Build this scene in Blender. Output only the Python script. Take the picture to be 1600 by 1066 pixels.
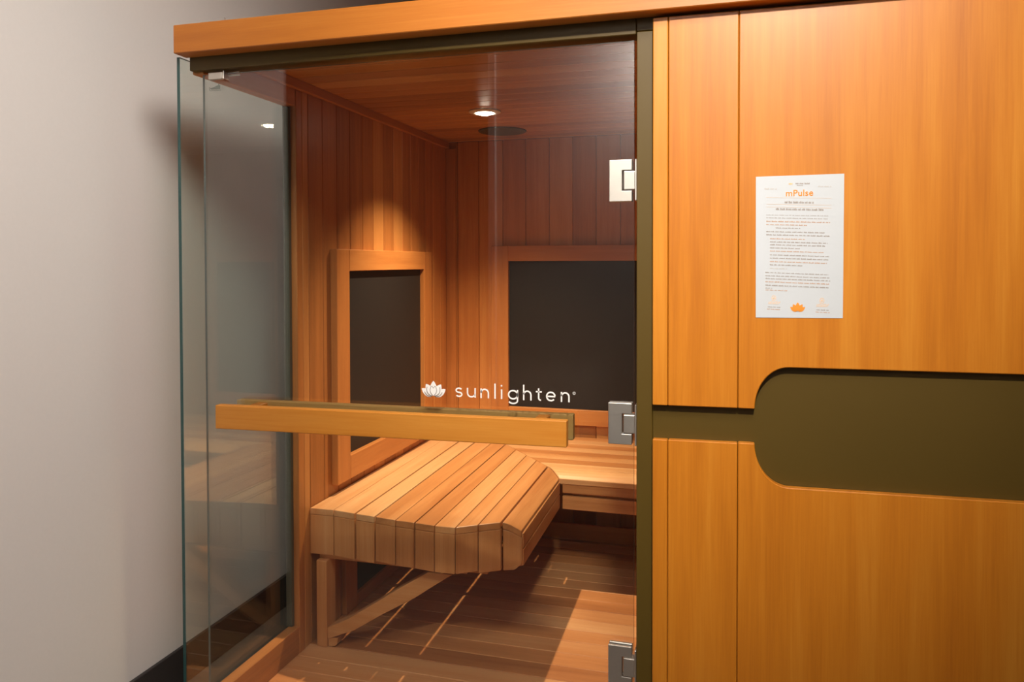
import bpy, bmesh, math, random
from math import sin, cos, pi, radians as R
from mathutils import Vector, Matrix

for o in list(bpy.data.objects):
    bpy.data.objects.remove(o)
S = bpy.context.scene
COL = S.collection

# ------------------------------------------------------------------ camera
F, CX, CY = 1219.06, 800.0, 435.54
YAW, PIT, ROL = .27946, -.01983, .002265
DIST, EYE = 1.75, 1.25
def M3(rows): return Matrix(rows)
Rz = M3([[cos(YAW), -sin(YAW), 0], [sin(YAW), cos(YAW), 0], [0, 0, 1]])
Bs = M3([[1, 0, 0], [0, 0, 1], [0, -1, 0]])
Rx = M3([[1, 0, 0], [0, cos(PIT), -sin(PIT)], [0, sin(PIT), cos(PIT)]])
Rr = M3([[cos(ROL), -sin(ROL), 0], [sin(ROL), cos(ROL), 0], [0, 0, 1]])
RC = Rz @ Bs @ Rx @ Rr
rt, dn, fw = RC.col[0], RC.col[1], RC.col[2]
cam = bpy.data.cameras.new('camera')
cam.sensor_width = 36; cam.lens = F / 1600 * 36
cam.shift_x = 0; cam.shift_y = (CY - 533) / 1600
cam.clip_start = .02
camo = bpy.data.objects.new('camera', cam); COL.objects.link(camo)
m = Matrix.Identity(4)
for i in range(3):
    m[i][0] = rt[i]; m[i][1] = -dn[i]; m[i][2] = -fw[i]; m[i][3] = (0, -DIST, EYE)[i]
camo.matrix_world = m
S.camera = camo

# ------------------------------------------------------------------ light
S.view_settings.view_transform = 'Standard'
S.view_settings.look = 'None'
S.view_settings.gamma = 1
S.view_settings.use_curve_mapping = False
S.view_settings.exposure = 0.0
w = bpy.data.worlds.new('world'); S.world = w; w.use_nodes = True
w.node_tree.nodes['Background'].inputs[0].default_value = (1.0, .78, .6, 1)
w.node_tree.nodes['Background'].inputs[1].default_value = .05

def area(name, loc, rot, size, power, col, sy=None):
    l = bpy.data.lights.new(name, 'AREA'); l.energy = power; l.color = col; l.size = size
    if sy: l.shape = 'RECTANGLE'; l.size_y = sy
    o = bpy.data.objects.new(name, l); COL.objects.link(o); o.location = loc; o.rotation_euler = rot
    return o
def spot(name, loc, power, col, angle, blend, radius, aim=None):
    l = bpy.data.lights.new(name, 'SPOT'); l.energy = power; l.color = col
    l.spot_size = R(angle); l.spot_blend = blend; l.shadow_soft_size = radius
    o = bpy.data.objects.new(name, l); COL.objects.link(o); o.location = loc
    if aim:
        d = Vector(aim) - Vector(loc); o.rotation_euler = d.to_track_quat('-Z', 'Y').to_euler()
    return o
WARM = (1.0, .80, .60)
ROOM_Z = 3.0
LAMP = (-.921, 1.09, 1.83)
# room lights, all unseen: one inferred downlight and two added for wall brightness
spot('unseen_room_light', (.25, -2.20, ROOM_Z - .04), 500, (1.0, .94, .84), 48, 1.0, .10, (.02, -.04, 1.62))
spot('unseen_room_light', (-.02, -1.25, ROOM_Z - .07), 385, (1.0, .98, .96), 90, 1.0, .5, (-1.62, .1, .85))  # added lamp that lights the left wall
area('unseen_room_light', (-.3, -3.55, ROOM_Z - .08), (R(-62), 0, 0), .6, 80, (.92, .97, 1.0))  # added lamp, brightens the wall behind for its reflection in the glass
# the recessed lamp in the cabin ceiling
spot('cabin_light', (LAMP[0], LAMP[1], LAMP[2] - .022), 150, (1.0, .76, .51), 110, 1.0, .013, (LAMP[0] - .03, LAMP[1], 0))

# ------------------------------------------------------------------ materials
MATS = {}
def new_mat(name):
    mt = bpy.data.materials.new(name); mt.use_nodes = True
    nt = mt.node_tree; b = nt.nodes['Principled BSDF']
    MATS[name] = mt
    return mt, nt, b
def srgb(r, g, b):
    f = lambda c: ((c / 255 + .055) / 1.055) ** 2.4 if c > 10 else c / 255 / 12.92
    return (f(r), f(g), f(b), 1)
def N(nt, t, **kw):
    n = nt.nodes.new(t)
    for k, v in kw.items(): setattr(n, k, v)
    return n
def wood(name, c0, c1, c2, rough=.42, streak=1.0, spec=.45, tone_amt=.5, bump=.15):
    """c0 dark grain, c1 mid, c2 light; grain runs along gc.x ; tone attribute shifts whole boards"""
    mt, nt, b = new_mat(name); L = nt.links
    a = N(nt, 'ShaderNodeAttribute', attribute_name='gc')
    tn = N(nt, 'ShaderNodeAttribute', attribute_name='tone')
    mp = N(nt, 'ShaderNodeMapping'); mp.inputs['Scale'].default_value = (1.6, 38, 38)
    L.new(a.outputs['Vector'], mp.inputs['Vector'])
    n1 = N(nt, 'ShaderNodeTexNoise'); n1.inputs['Scale'].default_value = 1; n1.inputs['Detail'].default_value = 5; n1.inputs['Roughness'].default_value = .6; n1.inputs['Distortion'].default_value = .4
    L.new(mp.outputs[0], n1.inputs['Vector'])
    mp2 = N(nt, 'ShaderNodeMapping'); mp2.inputs['Scale'].default_value = (.7, 9, 9)
    L.new(a.outputs['Vector'], mp2.inputs['Vector'])
    n2 = N(nt, 'ShaderNodeTexNoise'); n2.inputs['Scale'].default_value = 1; n2.inputs['Detail'].default_value = 3
    L.new(mp2.outputs[0], n2.inputs['Vector'])
    mp3 = N(nt, 'ShaderNodeMapping'); mp3.inputs['Scale'].default_value = (9, 260, 260)
    L.new(a.outputs['Vector'], mp3.inputs['Vector'])
    n3 = N(nt, 'ShaderNodeTexNoise'); n3.inputs['Scale'].default_value = 1; n3.inputs['Detail'].default_value = 2
    L.new(mp3.outputs[0], n3.inputs['Vector'])
    # v = .5 + streak*(n1-.5)*.6 + (n2-.5)*.6 + (n3-.5)*.25 + tone
    def mul_add(src, k, add):
        x = N(nt, 'ShaderNodeMath', operation='MULTIPLY_ADD'); L.new(src, x.inputs[0]); x.inputs[1].default_value = k
        if isinstance(add, (int, float)): x.inputs[2].default_value = add
        else: L.new(add, x.inputs[2])
        return x.outputs[0]
    k1, k2, k3 = .9 * streak, 1.0 * streak, .35 * streak
    v = mul_add(n1.outputs['Fac'], k1, .5 - .5 * (k1 + k2 + k3))
    v = mul_add(n2.outputs['Fac'], k2, v)
    v = mul_add(n3.outputs['Fac'], k3, v)
    v = mul_add(tn.outputs['Fac'], tone_amt, v)
    rp = N(nt, 'ShaderNodeValToRGB'); L.new(v, rp.inputs[0])
    e = rp.color_ramp.elements; e[0].position = .0; e[0].color = srgb(*c0); e[1].position = 1; e[1].color = srgb(*c2)
    k = rp.color_ramp.elements.new(.5); k.color = srgb(*c1)
    L.new(rp.outputs[0], b.inputs['Base Color'])
    b.inputs['Roughness'].default_value = rough
    b.inputs['Specular IOR Level'].default_value = spec
    if bump:
        bp = N(nt, 'ShaderNodeBump'); bp.inputs['Strength'].default_value = bump; bp.inputs['Distance'].default_value = .0006
        L.new(n1.outputs['Fac'], bp.inputs['Height']); L.new(bp.outputs[0], b.inputs['Normal'])
    return mt
W_EXT = wood('amber_veneer', (166, 88, 14), (198, 118, 28), (217, 143, 48), rough=.36, streak=.85, tone_amt=.35)
W_BEAM = wood('amber_beam_wood', (150, 80, 20), (180, 104, 34), (202, 130, 54), rough=.4, streak=.8, tone_amt=.4)
W_INT = wood('cedar_wall_wood', (142, 88, 42), (188, 120, 60), (214, 152, 84), rough=.42, streak=.75, tone_amt=.55)
W_CEIL = wood('cedar_ceiling_wood', (142, 94, 54), (190, 132, 80), (214, 164, 108), rough=.34, streak=.8, tone_amt=.5, spec=.5)
W_BENCH = wood('cedar_bench_wood', (166, 100, 50), (206, 144, 86), (230, 184, 130), rough=.36, streak=.7, tone_amt=.75)
W_FLOOR = wood('cedar_floor_wood', (158, 94, 50), (206, 138, 82), (226, 170, 116), rough=.36, streak=.7, tone_amt=.65)
W_INNER = wood('dull_handle_wood', (150, 112, 60), (182, 146, 86), (200, 166, 108), rough=.4, streak=.8, tone_amt=.3)
W_HANDLE = wood('pale_handle_wood', (164, 92, 22), (196, 120, 38), (214, 146, 62), rough=.4, streak=.8, tone_amt=.3)

def plain(name, col, rough=.5, metal=0, spec=.5, nz=0, nscale=30, bump=0):
    mt, nt, b = new_mat(name); L = nt.links
    c = srgb(*col)
    tc = N(nt, 'ShaderNodeTexCoord')
    n = N(nt, 'ShaderNodeTexNoise'); n.inputs['Scale'].default_value = nscale; n.inputs['Detail'].default_value = 4
    L.new(tc.outputs['Object'], n.inputs['Vector'])
    mx = N(nt, 'ShaderNodeMix', data_type='RGBA'); L.new(n.outputs['Fac'], mx.inputs[0])
    mx.inputs[6].default_value = tuple(x * (1 - nz) for x in c[:3]) + (1,)
    mx.inputs[7].default_value = tuple(min(1, x * (1 + nz)) for x in c[:3]) + (1,)
    L.new(mx.outputs[2], b.inputs['Base Color'])
    b.inputs['Roughness'].default_value = rough; b.inputs['Metallic'].default_value = metal
    b.inputs['Specular IOR Level'].default_value = spec
    if bump:
        bp = N(nt, 'ShaderNodeBump'); bp.inputs['Strength'].default_value = bump; bp.inputs['Distance'].default_value = .001
        L.new(n.outputs['Fac'], bp.inputs['Height']); L.new(bp.outputs[0], b.inputs['Normal'])
    return mt
OLIVE = plain('olive_painted_panel', (84, 64, 18), rough=.45, spec=.35, nz=.05, nscale=6)
PLASTER = plain('beige_wall_paint', (222, 213, 204), rough=.8, spec=.25, nz=.02, nscale=120, bump=.12)
PLASTER_BACK = plain('beige_far_wall_paint', (196, 186, 176), rough=.8, spec=.2, nz=.02, nscale=60)
RUBBER = plain('charcoal_baseboard_rubber', (52, 46, 44), rough=.5, nz=.05)
CARPET = plain('dark_room_floor', (112, 102, 92), rough=.75, nz=.15, nscale=60)
STEEL = plain('brushed_steel', (214, 206, 196), rough=.42, metal=1, nz=.03, nscale=40)
HEAT = plain('black_heater_fabric', (33, 29, 27), rough=.55, nz=.25, nscale=900, bump=.5, spec=.4)
DARKMETAL = plain('dark_speaker_mesh', (84, 82, 74), rough=.5, nz=.3, nscale=1500, bump=.4)
BLACK = plain('black_gap_seal', (14, 10, 8), rough=.7)
TRIM = plain('white_trim_paint', (228, 222, 214), rough=.5)
PAPER = plain('white_paper', (198, 200, 203), rough=.55, nz=.01, nscale=200)
INK_O = plain('orange_ink', (232, 142, 40), rough=.6)
INK_OP = plain('pale_orange_ink', (238, 190, 140), rough=.6)
INK_G = plain('grey_brown_ink', (150, 134, 122), rough=.6)
INK_LG = plain('light_grey_ink', (192, 184, 178), rough=.6)
INK_T = plain('tan_ink', (190, 140, 100), rough=.6)
VINYL = plain('white_vinyl', (235, 230, 224), rough=.5)
VINYL_G = plain('dark_line_vinyl', (84, 56, 40), rough=.5)
ETCH = plain('grey_etching', (112, 112, 102), rough=.6)
WIRE = plain('grey_wire', (140, 122, 104), rough=.5)

def emis(name, col, s):
    mt, nt, b = new_mat(name)
    b.inputs['Base Color'].default_value = (1, 1, 1, 1)
    b.inputs['Emission Color'].default_value = col; b.inputs['Emission Strength'].default_value = s
    return mt
BULB = emis('lit_lamp_lens', (1, .86, .68, 1), 45)
ROOMLENS = emis('lit_room_lamp_lens', (1, .86, .7, 1), 6)

def glass(name, tint, refl=1.0):
    mt = bpy.data.materials.new(name); mt.use_nodes = True; nt = mt.node_tree; L = nt.links
    for n in list(nt.nodes): nt.nodes.remove(n)
    out = N(nt, 'ShaderNodeOutputMaterial'); mix = N(nt, 'ShaderNodeMixShader')
    tr = N(nt, 'ShaderNodeBsdfTransparent'); tr.inputs[0].default_value = tint
    gl = N(nt, 'ShaderNodeBsdfGlossy'); gl.inputs['Roughness'].default_value = 0.0; gl.inputs[0].default_value = (.95 * refl, .97 * refl, .97 * refl, 1)
    ge = N(nt, 'ShaderNodeNewGeometry')
    io = N(nt, 'ShaderNodeMapRange'); io.inputs['To Min'].default_value = 1.62; io.inputs['To Max'].default_value = 1 / 1.62
    L.new(ge.outputs['Backfacing'], io.inputs['Value'])
    fr = N(nt, 'ShaderNodeFresnel'); L.new(io.outputs[0], fr.inputs['IOR'])
    L.new(fr.outputs[0], mix.inputs[0]); L.new(tr.outputs[0], mix.inputs[1]); L.new(gl.outputs[0], mix.inputs[2])
    L.new(mix.outputs[0], out.inputs[0])
    return mt
GLASS = glass('clear_door_glass', (.905, .91, .90, 1))
GLASS_S = glass('clear_side_glass', (.955, 1, .975, 1))
GEDGE = plain('green_glass_edge', (44, 74, 70), rough=.2, spec=.6)
GSEAL = plain('smoky_seal', (84, 84, 70), rough=.3)
GEDGE_L = plain('pale_glass_edge', (96, 104, 98), rough=.25)

# ------------------------------------------------------------------ mesh builder
rnd = random.Random(7)
class MB:
    def __init__(s):
        s.bm = bmesh.new()
        s.gc = s.bm.verts.layers.float_vector.new('gc')
        s.tn = s.bm.verts.layers.float.new('tone')
    def _fin(s, verts, grain, tone):
        off = Vector((rnd.uniform(-20, 20), rnd.uniform(-20, 20), rnd.uniform(-20, 20)))
        t = rnd.uniform(-.5, .5) if tone is None else tone
        for v in verts:
            c = v.co
            g = {'x': (c.x, c.y, c.z), 'y': (c.y, c.x, c.z), 'z': (c.z, c.x, c.y)}[grain]
            v[s.gc] = Vector(g) + off; v[s.tn] = t
    def poly(s, pts, d, grain='x', tone=None, bev=0, mat=0, seg=1):
        """pts: 3-D outline, d: extrusion vector"""
        vs = [s.bm.verts.new(p) for p in pts]
        ws = [s.bm.verts.new(Vector(p) + Vector(d)) for p in pts]
        n = len(pts); fs = [s.bm.faces.new(vs[::-1]), s.bm.faces.new(ws)]
        for i in range(n):
            fs.append(s.bm.faces.new((vs[i], vs[(i + 1) % n], ws[(i + 1) % n], ws[i])))
        bmesh.ops.recalc_face_normals(s.bm, faces=fs)
        s._fin(vs + ws, grain, tone)
        for f in fs: f.material_index = mat
        if bev:
            es = list({e for f in fs for e in f.edges})
            bmesh.ops.bevel(s.bm, geom=es, offset=bev, segments=seg, affect='EDGES', profile=.5, clamp_overlap=True, material=-1)
        return vs + ws
    def box(s, x0, x1, y0, y1, z0, z1, grain='x', tone=None, bev=.001, mat=0, seg=1):
        return s.poly([(x0, y0, z0), (x1, y0, z0), (x1, y1, z0), (x0, y1, z0)], (0, 0, z1 - z0), grain, tone, bev, mat, seg)
    def lathe(s, prof, cx, cy, n=48, axis='z', mat=0):
        """prof: (r, z) list revolved about vertical axis at cx,cy"""
        rings = []
        allv = []
        for r, z in prof:
            if r < 1e-6:
                v = s.bm.verts.new((cx, cy, z)); rings.append([v]); allv.append(v)
            else:
                q = [s.bm.verts.new((cx + r * cos(2 * pi * i / n), cy + r * sin(2 * pi * i / n), z)) for i in range(n)]
                rings.append(q); allv += q
        fs = []
        for a, b in zip(rings, rings[1:]):
            for i in range(n):
                j = (i + 1) % n
                if len(a) == 1 and len(b) == 1: continue
                if len(a) == 1: f = (a[0], b[i], b[j])
                elif len(b) == 1: f = (a[i], b[0], a[j])
                else: f = (a[i], b[i], b[j], a[j])
                ff = s.bm.faces.new(f); ff.smooth = True; ff.material_index = mat; fs.append(ff)
        bmesh.ops.recalc_face_normals(s.bm, faces=fs)
        s._fin(allv, 'x', 0)
    def tube(s, pts, r, n=8, mat=0):
        pts = [Vector(p) for p in pts]; rings = []; allv = []
        for i, p in enumerate(pts):
            t = (pts[min(i + 1, len(pts) - 1)] - pts[max(i - 1, 0)]).normalized()
            u = t.orthogonal().normalized(); v = t.cross(u)
            if rings:
                u = (pu - t * pu.dot(t)).normalized(); v = t.cross(u)
            pu = u
            q = [s.bm.verts.new(p + r * (cos(2 * pi * k / n) * u + sin(2 * pi * k / n) * v)) for k in range(n)]
            rings.append(q); allv += q
        fs = []
        for a, b in zip(rings, rings[1:]):
            for k in range(n):
                ff = s.bm.faces.new((a[k], a[(k + 1) % n], b[(k + 1) % n], b[k])); ff.smooth = True; fs.append(ff)
        fs += [s.bm.faces.new(rings[0][::-1]), s.bm.faces.new(rings[-1])]
        for f in fs: f.material_index = mat
        bmesh.ops.recalc_face_normals(s.bm, faces=fs)
        s._fin(allv, 'x', 0)
    def build(s, name, mats, parent=None, kind=None):
        me = bpy.data.meshes.new(name); s.bm.to_mesh(me); s.bm.free()
        for mm in (mats if isinstance(mats, (list, tuple)) else [mats]): me.materials.append(mm)
        o = bpy.data.objects.new(name, me); COL.objects.link(o)
        if parent is not None:
            o.parent = parent
            lo = Vector((0, 0, 0)); p = parent
            while p is not None: lo += p.location; p = p.parent
            for v in me.vertices: v.co -= lo
        if kind: o['kind'] = kind
        return o
def thing(name, label, cat, loc=(0, 0, 0), group=None):
    o = bpy.data.objects.new(name, None); COL.objects.link(o); o.location = loc
    o.empty_display_size = .05
    o['label'] = label; o['category'] = cat
    if group: o['group'] = group
    return o
def recenter(o):
    """put a top-level mesh's origin at its base centre"""
    me = o.data; xs = [v.co for v in me.vertices]
    c = Vector(((min(v.x for v in xs) + max(v.x for v in xs)) / 2, (min(v.y for v in xs) + max(v.y for v in xs)) / 2, min(v.z for v in xs)))
    for v in me.vertices: v.co -= c
    o.location = c

# ------------------------------------------------------------------ constants of the place
XW, XG = -1.34, -1.38           # inner face of the cabin's left wall, inner face of its side glass
XE = .95                        # right end of the cabin
YB = 1.78                       # cabin back wall
ZC = 1.83                       # cabin ceiling
XR = -1.62                      # the room's left wall
ZF = -.03                       # the room's floor

# ------------------------------------------------------------------ the room
b = MB(); b.box(XR - .1, XR, -.82, 3.6, ZF, ROOM_Z, 'z', 0, 0); b.build('wall_left', PLASTER, kind='structure')
b = MB(); b.box(XR, XR + .012, -.82, 3.6, ZF, ZF + .118, 'y', 0, .002); b.build('baseboard_left', RUBBER, kind='structure')
b = MB(); b.box(-4, 4, -4.8, 3.7, ZF - .1, ZF, 'x', 0, 0); b.build('floor', CARPET, kind='structure')
b = MB(); b.box(-4, 4, -4.8, 3.7, ROOM_Z, ROOM_Z + .1, 'x', 0, 0); b.build('ceiling', PLASTER_BACK, kind='structure')
b = MB(); b.box(-1.775, 4, -4.1, -4.0, ZF, ROOM_Z, 'x', 0, 0); b.build('wall_behind', PLASTER_BACK, kind='structure')
b = MB(); b.box(-1.83, -1.775, -4.1, -3.96, ZF, ROOM_Z, 'z', 0, .002); b.build('trim_1', TRIM, kind='structure')
b = MB(); b.box(3.9, 4, -4.0, 3.6, ZF, ROOM_Z, 'x', 0, 0); b.build('wall_right', PLASTER_BACK, kind='structure')
b = MB(); b.box(XR - .1, 4, 3.6, 3.7, ZF, ROOM_Z, 'x', 0, 0); b.build('wall_back', PLASTER, kind='structure')

# ------------------------------------------------------------------ the cabin
cab = thing('sauna_cabin', 'large amber wooden infrared sauna cabin with olive frame standing beside the beige wall', 'sauna', (-.2, .9, ZF))
# floor deck : boards run along x, seam through y=1.1667
b = MB(); pitch = .0818; y = 1.1667 - 14 * pitch
while y < YB:
    y1 = min(y + pitch, YB)
    xx = -1.375
    b.box(xx, XE - .03, max(y, -.015) + .0012, y1 - .0012, -.028, 0, 'x', None, .0016)
    y += pitch
b.box(-1.375, XE - .03, .0, YB, -.029, -.012, 'x', -.4, 0)
b.build('floor_deck', W_FLOOR, cab)
# left wall planks + back wall planks
b = MB()
seams = [.478, .515, .607, .705, .801, .9, .989, 1.081, 1.177, 1.264, 1.351, 1.437, 1.519, 1.607, 1.695, YB]
for a, c in zip(seams, seams[1:]):
    b.box(XW - .02, XW, a + .0009, c - .0009, 0, ZC, 'z', None, .0022)
b.box(XW - .035, XW - .02, .45, YB + .02, 0, ZC, 'z', -.5, 0)
b.box(XW - .02, XW + .0015, .442, .476, 0, 1.80, 'z', .05, .002)            # front post trim
b.box(XW - .035, XW, .0, .4415, 1.747, ZC, 'y', .1, .002)                    # rail over the side glass
b.box(XW - .035, XW, .012, .4415, 0.0, .088, 'y', -.1, .002)                 # rail under it
b.box(XW, XW + .016, .0, YB, ZC - .03, ZC, 'y', .1, .002)                    # ceiling trim
b.build('left_wall', W_INT, cab)
b = MB()
sx = [-1.34, -1.284, -1.177, -1.057, -.945, -.832, -.7215, -.613, -.502]
while sx[-1] < XE - .1: sx.append(sx[-1] + .1125)
sx[-1] = XE - .03
for a, c in zip(sx, sx[1:]):
    b.box(a + .0009, c - .0009, YB, YB + .02, 0, ZC, 'z', None, .0022)
b.box(XW - .02, XE, YB + .02, YB + .035, 0, ZC, 'z', -.5, 0)
b.box(XW, XW + .05, YB - .012, YB, .45, ZC - .03, 'z', -.3, .003)            # corner post, corner shade put into its darker tone
b.build('back_wall', W_INT, cab)
b = MB(); b.box(XE - .03, XE, .05, YB + .02, 0, ZC, 'z', 0, .001); b.build('right_wall', W_INT, cab)
b = MB(); cp = .083; y = 1.083 - 13 * cp
while y < YB:
    y1 = min(y + cp, YB)
    b.box(XW - .03, XE - .03, max(y, .02) + .0008, y1 - .0008, ZC, ZC + .018, 'x', None, .003)
    y += cp
b.box(XW - .035, XE, .02, YB + .035, ZC + .018, ZC + .027, 'x', -.3, 0)
b.build('ceiling_boards', W_CEIL, cab)
# inner lining behind the front panels
b = MB(); b.box(-.15, XE - .03, .05, .062, 0, ZC, 'z', 0, .001); b.build('front_lining', W_INT, cab)
# olive front
fy = -.02
b = MB()
b.box(-1.368, -.2118, fy, .035, 1.752, 1.83, 'x', 0, .0015)
b.box(-.2108, -.172, fy, .035, 1.7585, 1.83, 'x', 0, .0012)
b.box(-1.36, -.172, .003, .05, 1.80, ZC + .02, 'x', 0, 0)
b.build('header_rail', OLIVE, cab)
b = MB()
b.box(-.2105, -.1755, fy, .05, ZF, 1.757, 'z', 0, .0015)
b.build('door_jamb', OLIVE, cab)
b = MB(); b.box(-.1748, XE, fy, .05, ZF, 1.83, 'z', 0, .001); b.build('recess_panel', OLIVE, cab)
# roof beam
b = MB(); b.box(-1.377, XE + .04, -.07, -.021, 1.7852, 1.857, 'x', .1, .002)
b.build('roof_beam', W_BEAM, cab)
b = MB(); b.box(-1.37, XE, -.0205, YB + .035, 1.8575, 1.868, 'x', 0, .001); b.build('roof_board', W_INT, cab)
# cladding panels (grooved)
PY0, PY1 = -.039, -.0203
def arc(cx, cz, rx, rz, a0, a1, n=14):
    return [(cx + rx * cos(a0 + (a1 - a0) * i / n), cz + rz * sin(a0 + (a1 - a0) * i / n)) for i in range(n + 1)]
def clad(name, pieces):
    b = MB()
    for pts, t in pieces:
        b.poly([(x, PY0, z) for x, z in pts], (0, PY1 - PY0, 0), 'z', t, .0018)
    return b.build(name, W_EXT, cab)
g = .0006; G1, G2 = -.1408, .0049; PL = -.1735; ZT = 1.778
up3 = [(G2 + g, .942), (.0388, .942)] + arc(.107, .942 + .0, .0682, .0895, pi, pi / 2)[1:] + [(XE, 1.034), (XE, ZT), (G2 + g, ZT)]
clad('upper_front_panel', [([(PL, .9403), (G1 - g, .9405), (G1 - g, ZT), (PL, ZT)], -.1),
                           ([(G1 + g, .9405), (G2 - g, .942), (G2 - g, ZT), (G1 + g, ZT)], .1), (up3, 0)])
lo3 = [(G2 + g, ZF), (XE, ZF), (XE, .788)] + [(.108, .7805)] + arc(.108, .869, .0690, .0885, -pi / 2, -pi)[1:] + [(G2 + g, .869)]
clad('lower_front_panel', [([(PL, ZF), (G1 - g, ZF), (G1 - g, .866), (PL, .866)], -.05),
                           ([(G1 + g, ZF), (G2 - g, ZF), (G2 - g, .868), (G1 + g, .8665)], .1), (lo3, 0)])
# side glass (a part with its edge and channel as sub-parts)
b = MB(); b.box(XG - .009, XG, -.042, .445, ZF + .012, 1.783, 'z', 0, 0)
for f in b.bm.faces:
    if abs(f.normal.x) < .5: f.material_index = 1
sg = b.build('side_glass', [GLASS_S, GEDGE], cab)
b = MB(); b.box(XG - .012, XG + .004, -.04, .445, ZF, ZF + .012, 'y', 0, .001); b.build('glass_channel', STEEL, sg)
b = MB(); b.box(XG + .0015, XG + .022, .428, .4415, .09, 1.745, 'z', 0, .001); b.build('glass_seal', GSEAL, sg)

# ------------------------------------------------------------------ the glass door
DX0, DX1, DZ0, DZ1 = -1.343, -.2185, .012, 1.744
door = thing('glass_door', 'wide frameless clear glass door with steel hinges, wooden pull bars and white lettering', 'door', (-.78, .004, .012))
b = MB(); b.box(DX0, DX1, 0, .008, DZ0, DZ1, 'z', 0, 0)
for f in b.bm.faces:
    if abs(f.normal.y) < .5: f.material_index = 1
pane = b.build('glass_pane', [GLASS, GEDGE_L], door)
# pull handle: outer bar, inner bar, two standoffs
b = MB(); b.poly([(-1.2665, -.065, .8323), (-.3592, -.065, .8410), (-.3592, -.065, .9005), (-1.2665, -.065, .8925)], (0, .022, 0), 'x', .05, .0022, 0, 2)
hb = b.build('outer_pull_bar', W_HANDLE, door)
b = MB(); b.poly([(-1.281, .044, .8265), (-.3665, .044, .8330), (-.3665, .044, .8940), (-1.281, .044, .8870)], (0, .022, 0), 'x', .1, .0022, 0, 2)
b.build('inner_pull_bar', W_INNER, door)
for x in (-1.20, -.435):
    b = MB(); zc = .862 + (x + 1.2) * .009
    b.box(x - .014, x + .014, -.043, -.0002, zc - .022, zc + .022, 'y', 0, .0015); b.build('standoff', W_HANDLE, door)
    b = MB(); b.box(x - .014, x + .014, .0082, .044, zc - .024, zc + .022, 'y', 0, .0015); b.build('standoff', W_HANDLE, door)
# hinges
def hinge(zc, dx=0):
    x0, x1 = -.2735 + dx, -.2225
    z0, z1 = zc - .0467, zc + .0467; nz = .0225; xn = -.2445
    out = [(x0, z0), (x1, z0), (x1, zc - nz), (xn, zc - nz), (xn, zc + nz), (x1, zc + nz), (x1, z1), (x0, z1)]
    b = MB()
    b.poly([(x, -.0075, z) for x, z in out], (0, .0073, 0), 'z', 0, .0014, 0, 2)
    h = b.build('hinge', STEEL, door)
    b = MB(); b.poly([(x, .0082, z) for x, z in out], (0, .0073, 0), 'z', 0, .0014); b.build('inner_plate', STEEL, h)
    b = MB(); b.box(-.2415, -.2145, -.0085, .016, zc - .0212, zc + .0212, 'z', 0, .0022, 0, 2); b.build('knuckle', STEEL, h)
    b = MB(); b.box(-.2145, -.2107, -.019, .03, zc - .0455, zc + .0455, 'z', 0, .0008); b.build('jamb_plate', STEEL, h)
for zc, dx in ((1.4335, 0), (.8893, -.002), (.339, -.002)): hinge(zc, dx)
# top stop / catch
b = MB(); b.box(-1.3165, -1.275, -.014, -.0003, 1.7275, 1.7455, 'x', 0, .002, 0, 2)
ct = b.build('top_catch', STEEL, door)
b = MB()
b.box(-1.272, -1.239, .0083, .014, 1.7385, 1.7425, 'x', 0, .0008); b.box(-1.272, -1.239, .0083, .014, 1.7450, 1.7490, 'x', 0, .0008)
b.box(-1.275, -1.272, -.01, .014, 1.728, 1.749, 'x', 0, .0005)
b.build('catch_channel', STEEL, ct)

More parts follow.
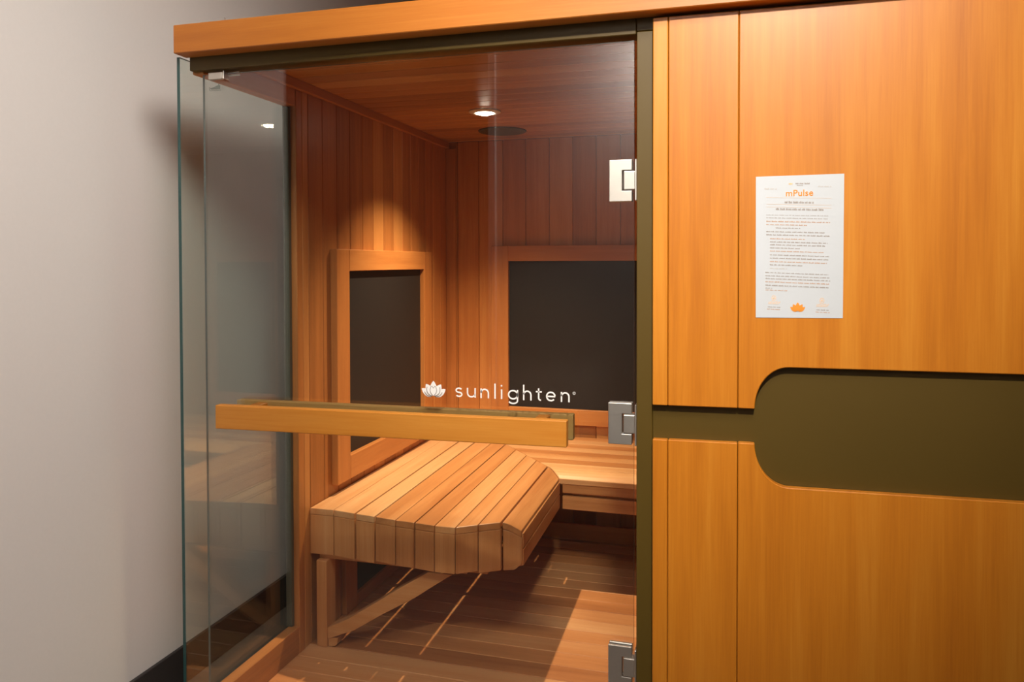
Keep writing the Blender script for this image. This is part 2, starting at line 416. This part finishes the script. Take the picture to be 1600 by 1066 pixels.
# ---- lettering helpers (all on plane y = const, facing the camera)
def ribbon(b, pts, wd, y, dy=.0006, mat=0):
    pts = [Vector((p[0], p[1])) for p in pts]; n = len(pts); L_, R_ = [], []
    for i in range(n):
        t = (pts[min(i + 1, n - 1)] - pts[max(i - 1, 0)]).normalized(); nr = Vector((-t.y, t.x)) * wd / 2
        L_.append(pts[i] + nr); R_.append(pts[i] - nr)
    for i in range(n - 1):
        q = [L_[i], R_[i], R_[i + 1], L_[i + 1]]
        b.poly([(p.x, y, p.y) for p in q], (0, dy, 0), 'x', 0, 0, mat)
def arcp(cx, cz, rx, rz, a0, a1, n=12):
    return [(cx + rx * cos(R(a0 + (a1 - a0) * i / n)), cz + rz * sin(R(a0 + (a1 - a0) * i / n))) for i in range(n + 1)]
def glyph(ch, x0, x1, base, h, asc, wd):
    """strokes of a geometric sans letter between x0 and x1; returns list of polylines"""
    hw = wd / 2; a, c = x0 + hw, x1 - hw; m = (a + c) / 2; r = (c - a) / 2; t = base + h - hw; bt = base + hw; md = (t + bt) / 2; rz = (t - bt) / 2
    if ch in 'li':
        x = (x0 + x1) / 2
        if ch == 'l': return [[(x, base), (x, base + asc)]]
        return [[(x, base), (x, base + h)], [(x - .0002, base + h + .0065), (x - .0002, base + h + .0065 + wd * 1.1)]]
    if ch == 'n': return [[(a, base), (a, base + h)], [(a, t - r * .9)] + arcp(m, t - r, r, r, 160, 0) + [(c, base)]]
    if ch == 'h': return [[(a, base), (a, base + asc)], [(a, t - r * .9)] + arcp(m, t - r, r, r, 160, 0) + [(c, base)]]
    if ch == 'u': return [[(c, base), (c, base + h)], [(a, base + h)] + arcp(m, bt + r, r, r, 180, 340)]
    if ch == 's':
        q = rz / 2
        return [arcp(m, t - q, r, q, 30, 180, 10) + arcp(m, t - q, r, q, 180, 262, 6)[1:] + arcp(m, bt + q, r, q, 82, 0, 6) + arcp(m, bt + q, r, q, 0, -150, 10)[1:]]
    if ch == 'e': return [[(a + .0005, md), (c, md)] + arcp(m, md, r, rz, 0, 318, 22)[1:]]
    if ch == 'o': return [arcp(m, md, r, rz, 0, 360, 24)]
    if ch == 'g': return [arcp(m, md, r, rz, 0, 360, 24), [(c, base + h), (c, base - .002)] + arcp(m, base - .0025, r, .0065, 0, -155, 10)]
    if ch == 't':
        x = a + (c - a) * .42
        return [[(x, base + h + .006), (x, bt + .005)] + arcp(x + .005, bt + .005, .005, .005, 180, 275, 6), [(x0, t), (x1 - .001, t)]]
    return []
b = MB()
U = [-.6433, -.6254, -.6144, -.5919, -.5804, -.559, -.5465, -.5419, -.53, -.5259, -.5127, -.4876, -.476, -.4552, -.445, -.4298, -.421, -.3979, -.386, -.3651]
for i, ch in enumerate('sunlighten'):
    for st in glyph(ch, U[2 * i], U[2 * i + 1], .9308, .0228, .0358, .0034):
        ribbon(b, st, .0034, -.0009)
ribbon(b, arcp(-.3548, .9520, .0030, .0030, 0, 360, 16), .0006, -.0009)
ribbon(b, [(-.3556, .9503), (-.3556, .9537), (-.3540, .9532), (-.3540, .9522), (-.3556, .9519)], .0005, -.0009)
b.build('lettering', VINYL, door)
# lotus emblem: petals as pointed leaves
def leaf(b, base, tip, wdt, y, dy=.0006, mat=0, n=10, belly=.45):
    A = Vector(base); T = Vector(tip); d = T - A; nr = Vector((-d.y, d.x)).normalized()
    pl, pr = [], []
    for i in range(n + 1):
        t = i / n
        w_ = wdt / 2 * (sin(pi * t ** (math.log(.5) / math.log(belly)))) ** .8 if 0 < t < 1 else 0
        p = A + d * t; pl.append(p + nr * w_); pr.append(p - nr * w_)
    pts = pl + pr[-2:0:-1]
    b.poly([(p.x, y, p.y) for p in pts], (0, dy, 0), 'x', 0, 0, mat)
def lotus(cx, z0, W, H, y, mats, name, parent, gap=None):
    b = MB(); s = W / .062; k = H / .039
    P_ = lambda x, z: (cx + x * s, z0 + z * k)
    leaf(b, P_(-.004, .0005), P_(-.031, .0195), .0165 * s, y + .0000)
    leaf(b, P_(.004, .0005), P_(.031, .0195), .0165 * s, y + .0000)
    leaf(b, P_(-.002, .002), P_(-.0195, .031), .0185 * s, y - .0006)
    leaf(b, P_(.002, .002), P_(.0195, .031), .0185 * s, y - .0006)
    leaf(b, P_(0, .002), P_(0, .039), .0195 * s, y - .0012, belly=.42)
    if gap is not None:
        def vein(p, q, bend):
            p = Vector(P_(*p)); q = Vector(P_(*q)); d = q - p; nr = Vector((-d.y, d.x)) * bend
            return [tuple(p + d * t + nr * 4 * t * (1 - t)) for t in [i / 8 for i in range(9)]]
        for sgn in (1, -1):
            ribbon(b, vein((sgn * .001, .003), (sgn * .0055, .026), sgn * -.22), .0011 * s, y - .0016, .0003, 1)
            ribbon(b, vein((sgn * .003, .002), (sgn * .0165, .024), sgn * -.25), .0011 * s, y - .0016, .0003, 1)
            ribbon(b, vein((sgn * .004, .001), (sgn * .023, .012), sgn * -.18), .0010 * s, y - .0016, .0003, 1)
        ribbon(b, [P_(-.004, .0265), P_(0, .021), P_(.004, .0265)], .0011 * s, y - .0016, .0003, 1)
    return b.build(name, mats, parent)
lotus(-.6992, .9285, .0615, .0385, -.0009, [VINYL, VINYL_G], 'lotus_emblem', door, gap=1)
# etched safety mark, top left of the pane
b = MB()
b.poly([(x, -.0006, z) for x, z in ((-1.3205, 1.709), (-1.3195, 1.7055), (-1.3155, 1.7045), (-1.2905, 1.7045), (-1.2895, 1.713), (-1.2935, 1.7165), (-1.2950, 1.7185), (-1.2965, 1.7150), (-1.3010, 1.7140), (-1.3060, 1.7115), (-1.3120, 1.7100), (-1.3160, 1.7085))], (0, .0004, 0), 'x', 0, 0)
ribbon(b, [(-1.3225, 1.7115), (-1.3230, 1.7045), (-1.3205, 1.7018), (-1.2880, 1.7015)], .0012, -.0006, .0004)
b.build('etched_mark', ETCH, door)

# ------------------------------------------------------------------ heaters
def heater(name, label, axis, base, a0, a1, z0, z1, fwl, fwr, fb, ft, proud=.025):
    """axis 'L': on left wall (plane x=XW, along y); 'B': on back wall (plane y=YB, along x)"""
    t = thing(name, label, 'heater panel', ((XW + .012, (a0 + a1) / 2, z0) if axis == 'L' else ((a0 + a1) / 2, YB - .012, z0)), 'infrared heater panels')
    def bx(b, u0, u1, z0, z1, d0, d1, gr, tone=None, bev=.002, mat=0):
        if axis == 'L': b.box(XW + d0, XW + d1, u0, u1, z0, z1, gr, tone, bev, mat)
        else: b.box(u0, u1, YB - d1, YB - d0, z0, z1, gr, tone, bev, mat)
    h = 'y' if axis == 'L' else 'x'
    b = MB()
    bx(b, a0, a0 + fwl, z0, z1, 0, proud, 'z', -.05); bx(b, a1 - fwr, a1, z0, z1, 0, proud, 'z', -.1)
    bx(b, a0 + fwl, a1 - fwr, z1 - ft, z1, 0, proud, h, .05); bx(b, a0 + fwl, a1 - fwr, z0, z0 + fb, 0, proud, h, .0)
    b.build('frame', W_INT, t)
    b = MB(); bx(b, a0 + fwl, a1 - fwr, z0 + fb, z1 - ft, 0, .005, h, 0, 0); b.build('heater_screen', HEAT, t)
    return t
heater('infrared_heater', 'tall dark heater panel in wooden frame on the left plank wall above the bench', 'L', 0, .655, 1.52, .484, 1.30, .093, .083, .084, .0765)
heater('infrared_heater', 'wide dark heater panel in wooden frame on the back plank wall', 'B', 0, -1.109, -.05, .505, 1.332, .084, .084, .0715, .072)
heater('infrared_heater', 'low dark heater panel on the left wall beneath the slatted bench', 'L', 0, .722, 1.56, .002, .27, .085, .08, .045, .03, .018)

# ------------------------------------------------------------------ chaise bench along the left wall
ZS = .45
LEAN = -.024
FP = [(-1.345, .508), (-1.25, .510), (-1.17, .496), (-1.09, .484), (-1.02, .472), (-.95, .465), (-.88, .456), (-.8145, .456), (-.757, .498), (-.692, .541), (-.63, .556)]
def front(x):
    for (xa, ya), (xb, yb) in zip(FP, FP[1:]):
        if x <= xb: return ya + (yb - ya) * (x - xa) / (xb - xa)
    return FP[-1][1]
def mitre(x): return min(YB - .014, 1.16 + (-.655 - x) * 1.19)
chaise = thing('chaise_bench', 'deep slatted wooden lounge bench on the left with rounded front corner and braced leg', 'bench', (-1.0, .55, 0))
edges = [-1.338, -1.2535, -1.169, -1.0946, -1.0185, -.9512, -.882, -.8145, -.7555, -.692, -.632]
tones = [.30, .36, .38, -.05, -.18, -.12, .22, .05, -.1, -.22]
YREF = .5
def lean(x, y): return x + LEAN * (y - YREF) * min(1, (x + 1.338) / .1)
def drop(x): 
    u = max(0, (x + .692) / .06); return .027 * u ** 1.6
for i, (a, c) in enumerate(zip(edges, edges[1:])):
    b = MB(); GP = [0, .0014, .0034, .0030, .0014, .0024, .0014, .0014, .0014, .0034, .0006]
    xa, xc = a + GP[i], c - GP[i + 1]
    n = 5; top = []; bm_ = b.bm
    th = .021
    rows = []
    for j in range(n + 1):
        x = xa + (xc - xa) * j / n
        y0, y1 = front(x), 0
        # find mitre intersection with lean
        y1 = mitre(x)
        for _ in range(6): y1 = mitre(lean(x, y1))
        z = ZS - drop(x) if i == 9 else ZS
        ys = [y0 + (y1 - y0) * k / 6 for k in range(7)]
        rows.append([(lean(x, yy), yy, z) for yy in ys])
    V = {}
    for lay, dz in ((0, 0), (1, -th)):
        for j in range(n + 1):
            for k in range(7):
                p = rows[j][k]; V[lay, j, k] = bm_.verts.new((p[0], p[1], p[2] + dz))
    fs = []
    for j in range(n):
        for k in range(6):
            fs.append(bm_.faces.new((V[0, j, k], V[0, j + 1, k], V[0, j + 1, k + 1], V[0, j, k + 1])))
            fs.append(bm_.faces.new((V[1, j, k + 1], V[1, j + 1, k + 1], V[1, j + 1, k], V[1, j, k])))
    for j in range(n):
        fs.append(bm_.faces.new((V[1, j, 0], V[1, j + 1, 0], V[0, j + 1, 0], V[0, j, 0])))
        fs.append(bm_.faces.new((V[0, j, 6], V[0, j + 1, 6], V[1, j + 1, 6], V[1, j, 6])))
    for k in range(6):
        fs.append(bm_.faces.new((V[0, 0, k], V[0, 0, k + 1], V[1, 0, k + 1], V[1, 0, k])))
        fs.append(bm_.faces.new((V[0, n, k + 1], V[0, n, k], V[1, n, k], V[1, n, k + 1])))
    bmesh.ops.recalc_face_normals(bm_, faces=fs)
    b._fin(list(V.values()), 'y', tones[i])
    bmesh.ops.bevel(bm_, geom=[e for e in bm_.edges if e.calc_face_angle(0) > .9], offset=.0022, segments=2, affect='EDGES', profile=.5)
    b.build('seat_slat', W_BENCH, chaise)
    # front upright piece beneath the slat
    b = MB()
    x0, x1 = xa, xc
    zb0 = .300 + (.007 if 2 < i < 8 else 0); 
    ztop = ZS - th - .0006
    pts = []
    zb1 = zb0 + (.014 if i == 9 else 0)
    y0, y1 = front(x0), front(x1)
    if i == 9:
        pts = [(x0, y0, zb0), (x0 + .035, (y0 + y1) / 2 - .001, zb0 + .003), (x1 + .001, y1, zb0 + .022), (x1 + .001, y1, ztop - drop(x1)), (x0 + (x1 - x0) * .5, (y0 + y1) / 2, ztop - drop((x0 + x1) / 2)), (x0, y0, ztop)]
    else:
        pts = [(x0, y0, zb0), (x1, y1, zb0), (x1, y1, ztop), (x0, y0, ztop)]
    d = Vector((0, .016, 0))
    b.poly(pts, d, 'z', tones[i] * .5 - .15, .0022, 0, 2)
    b.build('front_board', W_BENCH, chaise)
# unseen battens added to block lamp light through the closed seams
for k in (1, 4, 6, 7, 8, 9):
    x = edges[k]; yb = mitre(x) - .03
    b = MB(); b.poly([(x - .007, .57, .414), (x + .007, .57, .414), (lean(x, yb) + .007, yb, .414), (lean(x, yb) - .007, yb, .414)], (0, 0, .0148), 'y', -.3, .001)
    b.build('light_stop_batten', W_BENCH, chaise)
# side fascia, two boards
for z0, z1 in ((.3665, .4135), (.312, .3628)):
    b = MB(); xo = -.6295
    q = [(xo, .566, z0), (lean(xo, 1.14), 1.156, z0), (lean(xo, 1.14) - .016, 1.156, z0), (xo - .016, .560, z0)]
    b.poly(q, (0, 0, z1 - z0), 'y', -.15, .002); b.build('side_board', W_BENCH, chaise)
# under-structure
b = MB()
b.box(-1.312, -.80, .521, .545, .284, .3, 'x', .0, .003, 0, 2)
b.build('support_rail', W_BENCH, chaise)
b = MB(); b.box(-.80, -.735, .529, .56, .287, .302, 'x', .0, .003, 0, 2)
b.build('support_rail', W_BENCH, chaise)
b = MB()
b.box(-1.312, -.69, .575, .66, .395, .414, 'x', -.1, .001)  # hidden rail, widened to cut short the light slits on the floor
b.build('support_rail', W_BENCH, chaise)
b = MB()
b.box(-1.336, -.72, 1.02, 1.04, .36, .428, 'x', -.1, .001)
b.build('support_rail', W_BENCH, chaise)
b = MB(); b.box(-1.312, -1.2755, .50, .562, .0004, .2835, 'z', .05, .003, 0, 2); b.build('leg', W_BENCH, chaise)
b = MB()
bot = [(-1.277, .024), (-1.18, .066), (-1.08, .130), (-.97, .195), (-.86, .272), (-.8415, .2835)]
topc = [(-.922, .2835), (-1.02, .222), (-1.10, .168), (-1.20, .102), (-1.277, .062)]
b.poly([(x, .507, z) for x, z in bot + topc], (0, .045, 0), 'x', .1, .0025, 0, 2)
b.build('brace', W_BENCH, chaise)
b = MB(); b.poly([(-1.275, .51, .0004), (-1.262, .51, .0004), (-1.250, .51, .004), (-1.243, .51, .012), (-1.242, .51, .03), (-1.275, .51, .03)], (0, .05, 0), 'x', 0, .001); b.build('foot_block', W_BENCH, chaise)

# ------------------------------------------------------------------ back bench
bench = thing('back_bench', 'long slatted wooden bench along the back wall beneath the wide heater panel', 'bench', (0, 1.45, 0))
ys = [1.152, 1.215, 1.282, 1.350, 1.418, 1.486, 1.556, 1.626, 1.696, 1.766]
tb = [.25, .35, -.25, .2, -.3, .25, -.2, .2, 0]
XB1 = XE - .034
for i, (a, c) in enumerate(zip(ys, ys[1:])):
    b = MB(); g0 = .0026
    ya, yc = a + g0 / 2, c - g0 / 2
    mx = lambda yy: -.655 - (yy - 1.16) / 1.19 + .003
    n = 4; th = .021; rows = []
    for j in range(n + 1):
        yy = ya + (yc - ya) * j / n
        z = ZS - (.024 * max(0, (1.212 - yy) / .058) ** 1.6 if i == 0 else 0)
        rows.append((mx(yy), yy, z))
    pts = rows + [(p[0], p[1], p[2] - th) for p in reversed(rows)]
    pts2 = [(XB1, p[1], p[2]) for p in pts]
    bm_ = b.bm; vs = [bm_.verts.new(p) for p in pts]; ws = [bm_.verts.new(p) for p in pts2]
    fs = [bm_.faces.new(vs), bm_.faces.new(ws[::-1])]
    for k in range(len(vs)): fs.append(bm_.faces.new((vs[k], ws[k], ws[(k + 1) % len(vs)], vs[(k + 1) % len(vs)])))
    bmesh.ops.recalc_face_normals(bm_, faces=fs); b._fin(vs + ws, 'x', tb[i])
    bmesh.ops.bevel(bm_, geom=[e for e in bm_.edges if e.calc_face_angle(0) > .9], offset=.0022, segments=2, affect='EDGES', profile=.5)
    b.build('seat_slat', W_BENCH, bench)
    if i < 8:
        b = MB(); b.box(mx(c) + .02, XB1, c - .007, c + .007, ZS - .031 - .004, ZS - .0212, 'x', -.3, .001); b.build('light_stop_batten', W_BENCH, bench)  # unseen batten added to keep light from passing the seat gaps
for z0, z1 in ((.3695, .4190), (.3075, .3580)):
    b = MB(); b.box(-.636, XB1, 1.158, 1.174, z0, z1, 'x', -.1, .002); b.build('front_board', W_BENCH, bench)
b = MB(); b.box(-.60, XB1, 1.176, 1.19, .36, .4145, 'x', 0, .001)
for x in (-.3, .3, .85): b.box(x, x + .03, 1.188, 1.746, .37, .4145, 'y', 0, .001)
b.box(-.95, XB1, 1.745, 1.766, .36, .427, 'x', 0, .001)
b.build('support_rail', W_BENCH, bench)
b = MB(); b.box(.55, .59, 1.195, 1.235, .0004, .427, 'z', 0, .002); b.build('leg', W_BENCH, bench)
b = MB(); b.box(-1.30, XB1, 1.672, 1.688, .005, .078, 'x', -.3, .002)
for x in (-1.2, -.2, .8): b.box(x, x + .03, 1.688, 1.768, .0004, .07, 'y', -.3, .001)
b.build('kick_board', W_INT, bench)

# ------------------------------------------------------------------ ceiling lamp and speaker in the cabin
lamp = thing('recessed_ceiling_light', 'small bright round recessed light in the wooden cabin ceiling', 'light', (LAMP[0], LAMP[1], ZC - .01))
b = MB(); b.lathe([(.038, ZC - .001), (.060, ZC - .001), (.062, ZC - .004), (.058, ZC - .007), (.042, ZC - .010), (.036, ZC - .009), (.036, ZC - .001)], LAMP[0], LAMP[1]); b.build('trim_ring', TRIM, lamp)
b = MB(); b.lathe([(.0, ZC - .018), (.012, ZC - .017), (.022, ZC - .0135), (.027, ZC - .008), (.028, ZC - .001), (0, ZC - .001)], LAMP[0], LAMP[1], 32); b.build('lamp_lens', BULB, lamp)
b = MB(); SX, SY = -.985, 1.535
b.lathe([(0, ZC - .006), (.095, ZC - .006), (.103, ZC - .005), (.106, ZC - .001), (0, ZC - .001)], SX, SY, 64)
o = b.build('ceiling_speaker', DARKMETAL); recenter(o)
o['label'] = 'flat dark round speaker grille in the wooden cabin ceiling near the back'; o['category'] = 'speaker'

# ------------------------------------------------------------------ notice on the upper panel
YP = PY0 - .0012
note = thing('paper_notice', 'white printed paper notice with orange heading taped to the amber wood panel', 'notice', (.1255, YP, 1.135))
b = MB(); b.poly([(x, YP, z) for x, z in ((.0403, 1.1350), (.2095, 1.1366), (.2105, 1.4300), (.0395, 1.4292))], (0, .0007, 0), 'z', 0, 0)
b.build('sheet', PAPER, note)
YT = YP - .0004
def px2w(px, py):   # plane of the notice
    return (.0395 + (px - 1181) * (.171 / 138), 1.4296 - (py - (276 - (px - 1181) * .036)) * (.2945 / 222.5))
def text(name, s, px, py, size, mat, align='CENTER', off=.00012):
    cu = bpy.data.curves.new(name, 'FONT'); cu.body = s; cu.size = size; cu.align_x = align; cu.extrude = .0001; cu.space_character = 1.05; cu.offset = off
    to = bpy.data.objects.new(name, cu); COL.objects.link(to)
    bpy.context.view_layer.update()
    me = bpy.data.meshes.new_from_object(to.evaluated_get(bpy.context.evaluated_depsgraph_get()))
    bpy.data.objects.remove(to)
    x, z = px2w(px, py)
    for v in me.vertices: v.co = Vector((x + v.co.x, YT + (-v.co.z), z + v.co.y)) - note.location
    me.materials.clear(); me.materials.append(mat); me.name = name
    o = bpy.data.objects.new(name, me); COL.objects.link(o); o.parent = note
    return o
text('heading_text', 'mPulse', 1250, 305.5, .0180, INK_O, off=.0003)
tr = random.Random(3)
def words(b, x0, x1, py, h, mat, dens=1.0):
    """one printed line as a run of tiny letter-like marks"""
    x = x0
    while x < x1:
        wl = tr.uniform(3, 9)
        xe = min(x + wl, x1)
        while x < xe:
            lw = tr.uniform(.55, 1.0); hh = h * tr.uniform(.65, 1.0)
            xa, za = px2w(x, py + h / 2); xb, zb = px2w(x + lw, py + h / 2 - hh)
            b.poly([(xa, YT, za), (xb, YT, za), (xb, YT, zb), (xa, YT, zb)], (0, .0002, 0), 'x', 0, 0, mat)
            x += lw + tr.uniform(.25, .5)
        x += 1.3
b = MB()
words(b, 1244, 1266, 286.2, 2.6, 3); words(b, 1246, 1256, 289.2, 1.4, 3)
words(b, 1195, 1214, 295, 3.0, 2); words(b, 1279, 1299, 290.5, 2.2, 2)
words(b, 1227, 1272, 315.5, 3.6, 0); words(b, 1213, 1288, 326.5, 3.4, 0)
lines = [(1198, 1295, 336, 1, 0), (1198, 1295, 340.5, 1.2, 0), (1198, 1297, 346, 2.0, 1), (1198, 1262, 351, 1.7, 1), (1213, 1251, 356, 1.8, 0),
         (1198, 1290, 362, 2, 0), (1198, 1297, 367, 2, 0), (1204, 1259, 373, 1.8, 1), (1204, 1294, 378, 2, 0), (1204, 1292, 382.5, 2, 0), (1204, 1252, 387.5, 1.8, 0),
         (1204, 1288, 392.5, 1.6, 1), (1204, 1296, 398.5, 1.8, 0), (1204, 1296, 403.5, 2, 0), (1204, 1293, 409, 1.8, 1), (1204, 1255, 414, 2, 0), (1204, 1231, 419.5, 1.8, 2),
         (1197, 1295, 426.5, 1.6, 0), (1197, 1297, 431.5, 1.6, 0), (1197, 1298, 436, 1.8, 0), (1197, 1297, 441, 1.8, 1), (1197, 1296, 446.5, 2, 0), (1197, 1207, 451, 1.6, 0), (1197, 1232, 454, 1.6, 1)]
for x0, x1, py, h, mt in lines: words(b, x0, x1, py, h, mt)
for cxp in (1210, 1286.5):
    words(b, cxp - 9, cxp + 10, 480.5 + (cxp > 1250), 1.5, 0); words(b, cxp - 10, cxp + 11, 484 + (cxp > 1250), 1.5, 4)
b.build('body_text', [INK_G, INK_T, INK_LG, INK_G, INK_T], note)
b = MB()
for py in (308.5, 319.0, 323.5):
    xa, za = px2w(1198, py); xb, zb = px2w(1300, py + 1)
    b.poly([(xa, YT, za - .0003), (xb, YT, zb + .0010 - .0003), (xb, YT, zb + .0010), (xa, YT, za)], (0, .0002, 0), 'x', 0, 0)
b.build('ruled_lines', INK_OP, note)
lx, lz = px2w(1248.3, 486)
lotus(lx, lz, .0290, .0195, YT, [INK_O], 'lotus_emblem', note)
b = MB(); x, z = px2w(1236.5, 287); 
leaf(b, (x - .0045, z), (x + .0045, z), .0035, YT)
b.build('small_emblem', INK_OP, note)
for cxp, cyp in ((1210.5, 466.5), (1286, 467)):
    b = MB(); x, z = px2w(cxp, cyp)
    ribbon(b, arcp(x, z, .0040, .0052, 0, 360, 18), .0009, YT)
    leaf(b, (x, z - .0025), (x, z + .0025), .003, YT)
    for k in range(8):
        a = x - .0105 + k * .003
        ribbon(b, [(a, z - .0095 - .001 * (k % 2)), (a + .0022, z - .0080 + .001 * (k % 3))], .0009, YT)
    ribbon(b, [(x - .011, z - .0118), (x + .0105, z - .0118)], .0008, YT)
    b.build('small_emblem', INK_OP, note)

# ------------------------------------------------------------------ bits on top of the beam
t = MB(); t.box(-1.298, -1.276, -.062, -.046, 1.8574, 1.8597, 'x', 0, .0005); t.box(-1.299, -1.2955, -.060, -.048, 1.8597, 1.8617, 'x', 0, .0004); t.box(-1.279, -1.2755, -.060, -.048, 1.8597, 1.8617, 'x', 0, .0004)
o = t.build('metal_clip', STEEL); recenter(o); o['label'] = 'tiny grey metal clip lying on the left end of the roof beam'; o['category'] = 'clip'
t = MB(); t.tube([(-1.2400, -.05, 1.8574), (-1.2405, -.05, 1.8610), (-1.2380, -.05, 1.8640), (-1.2365, -.05, 1.8665), (-1.2375, -.05, 1.8690), (-1.2400, -.05, 1.8685)], .0007, 6)
o = t.build('wire_hook', WIRE); recenter(o); o['label'] = 'thin curled wire sticking up from the roof beam'; o['category'] = 'hook'
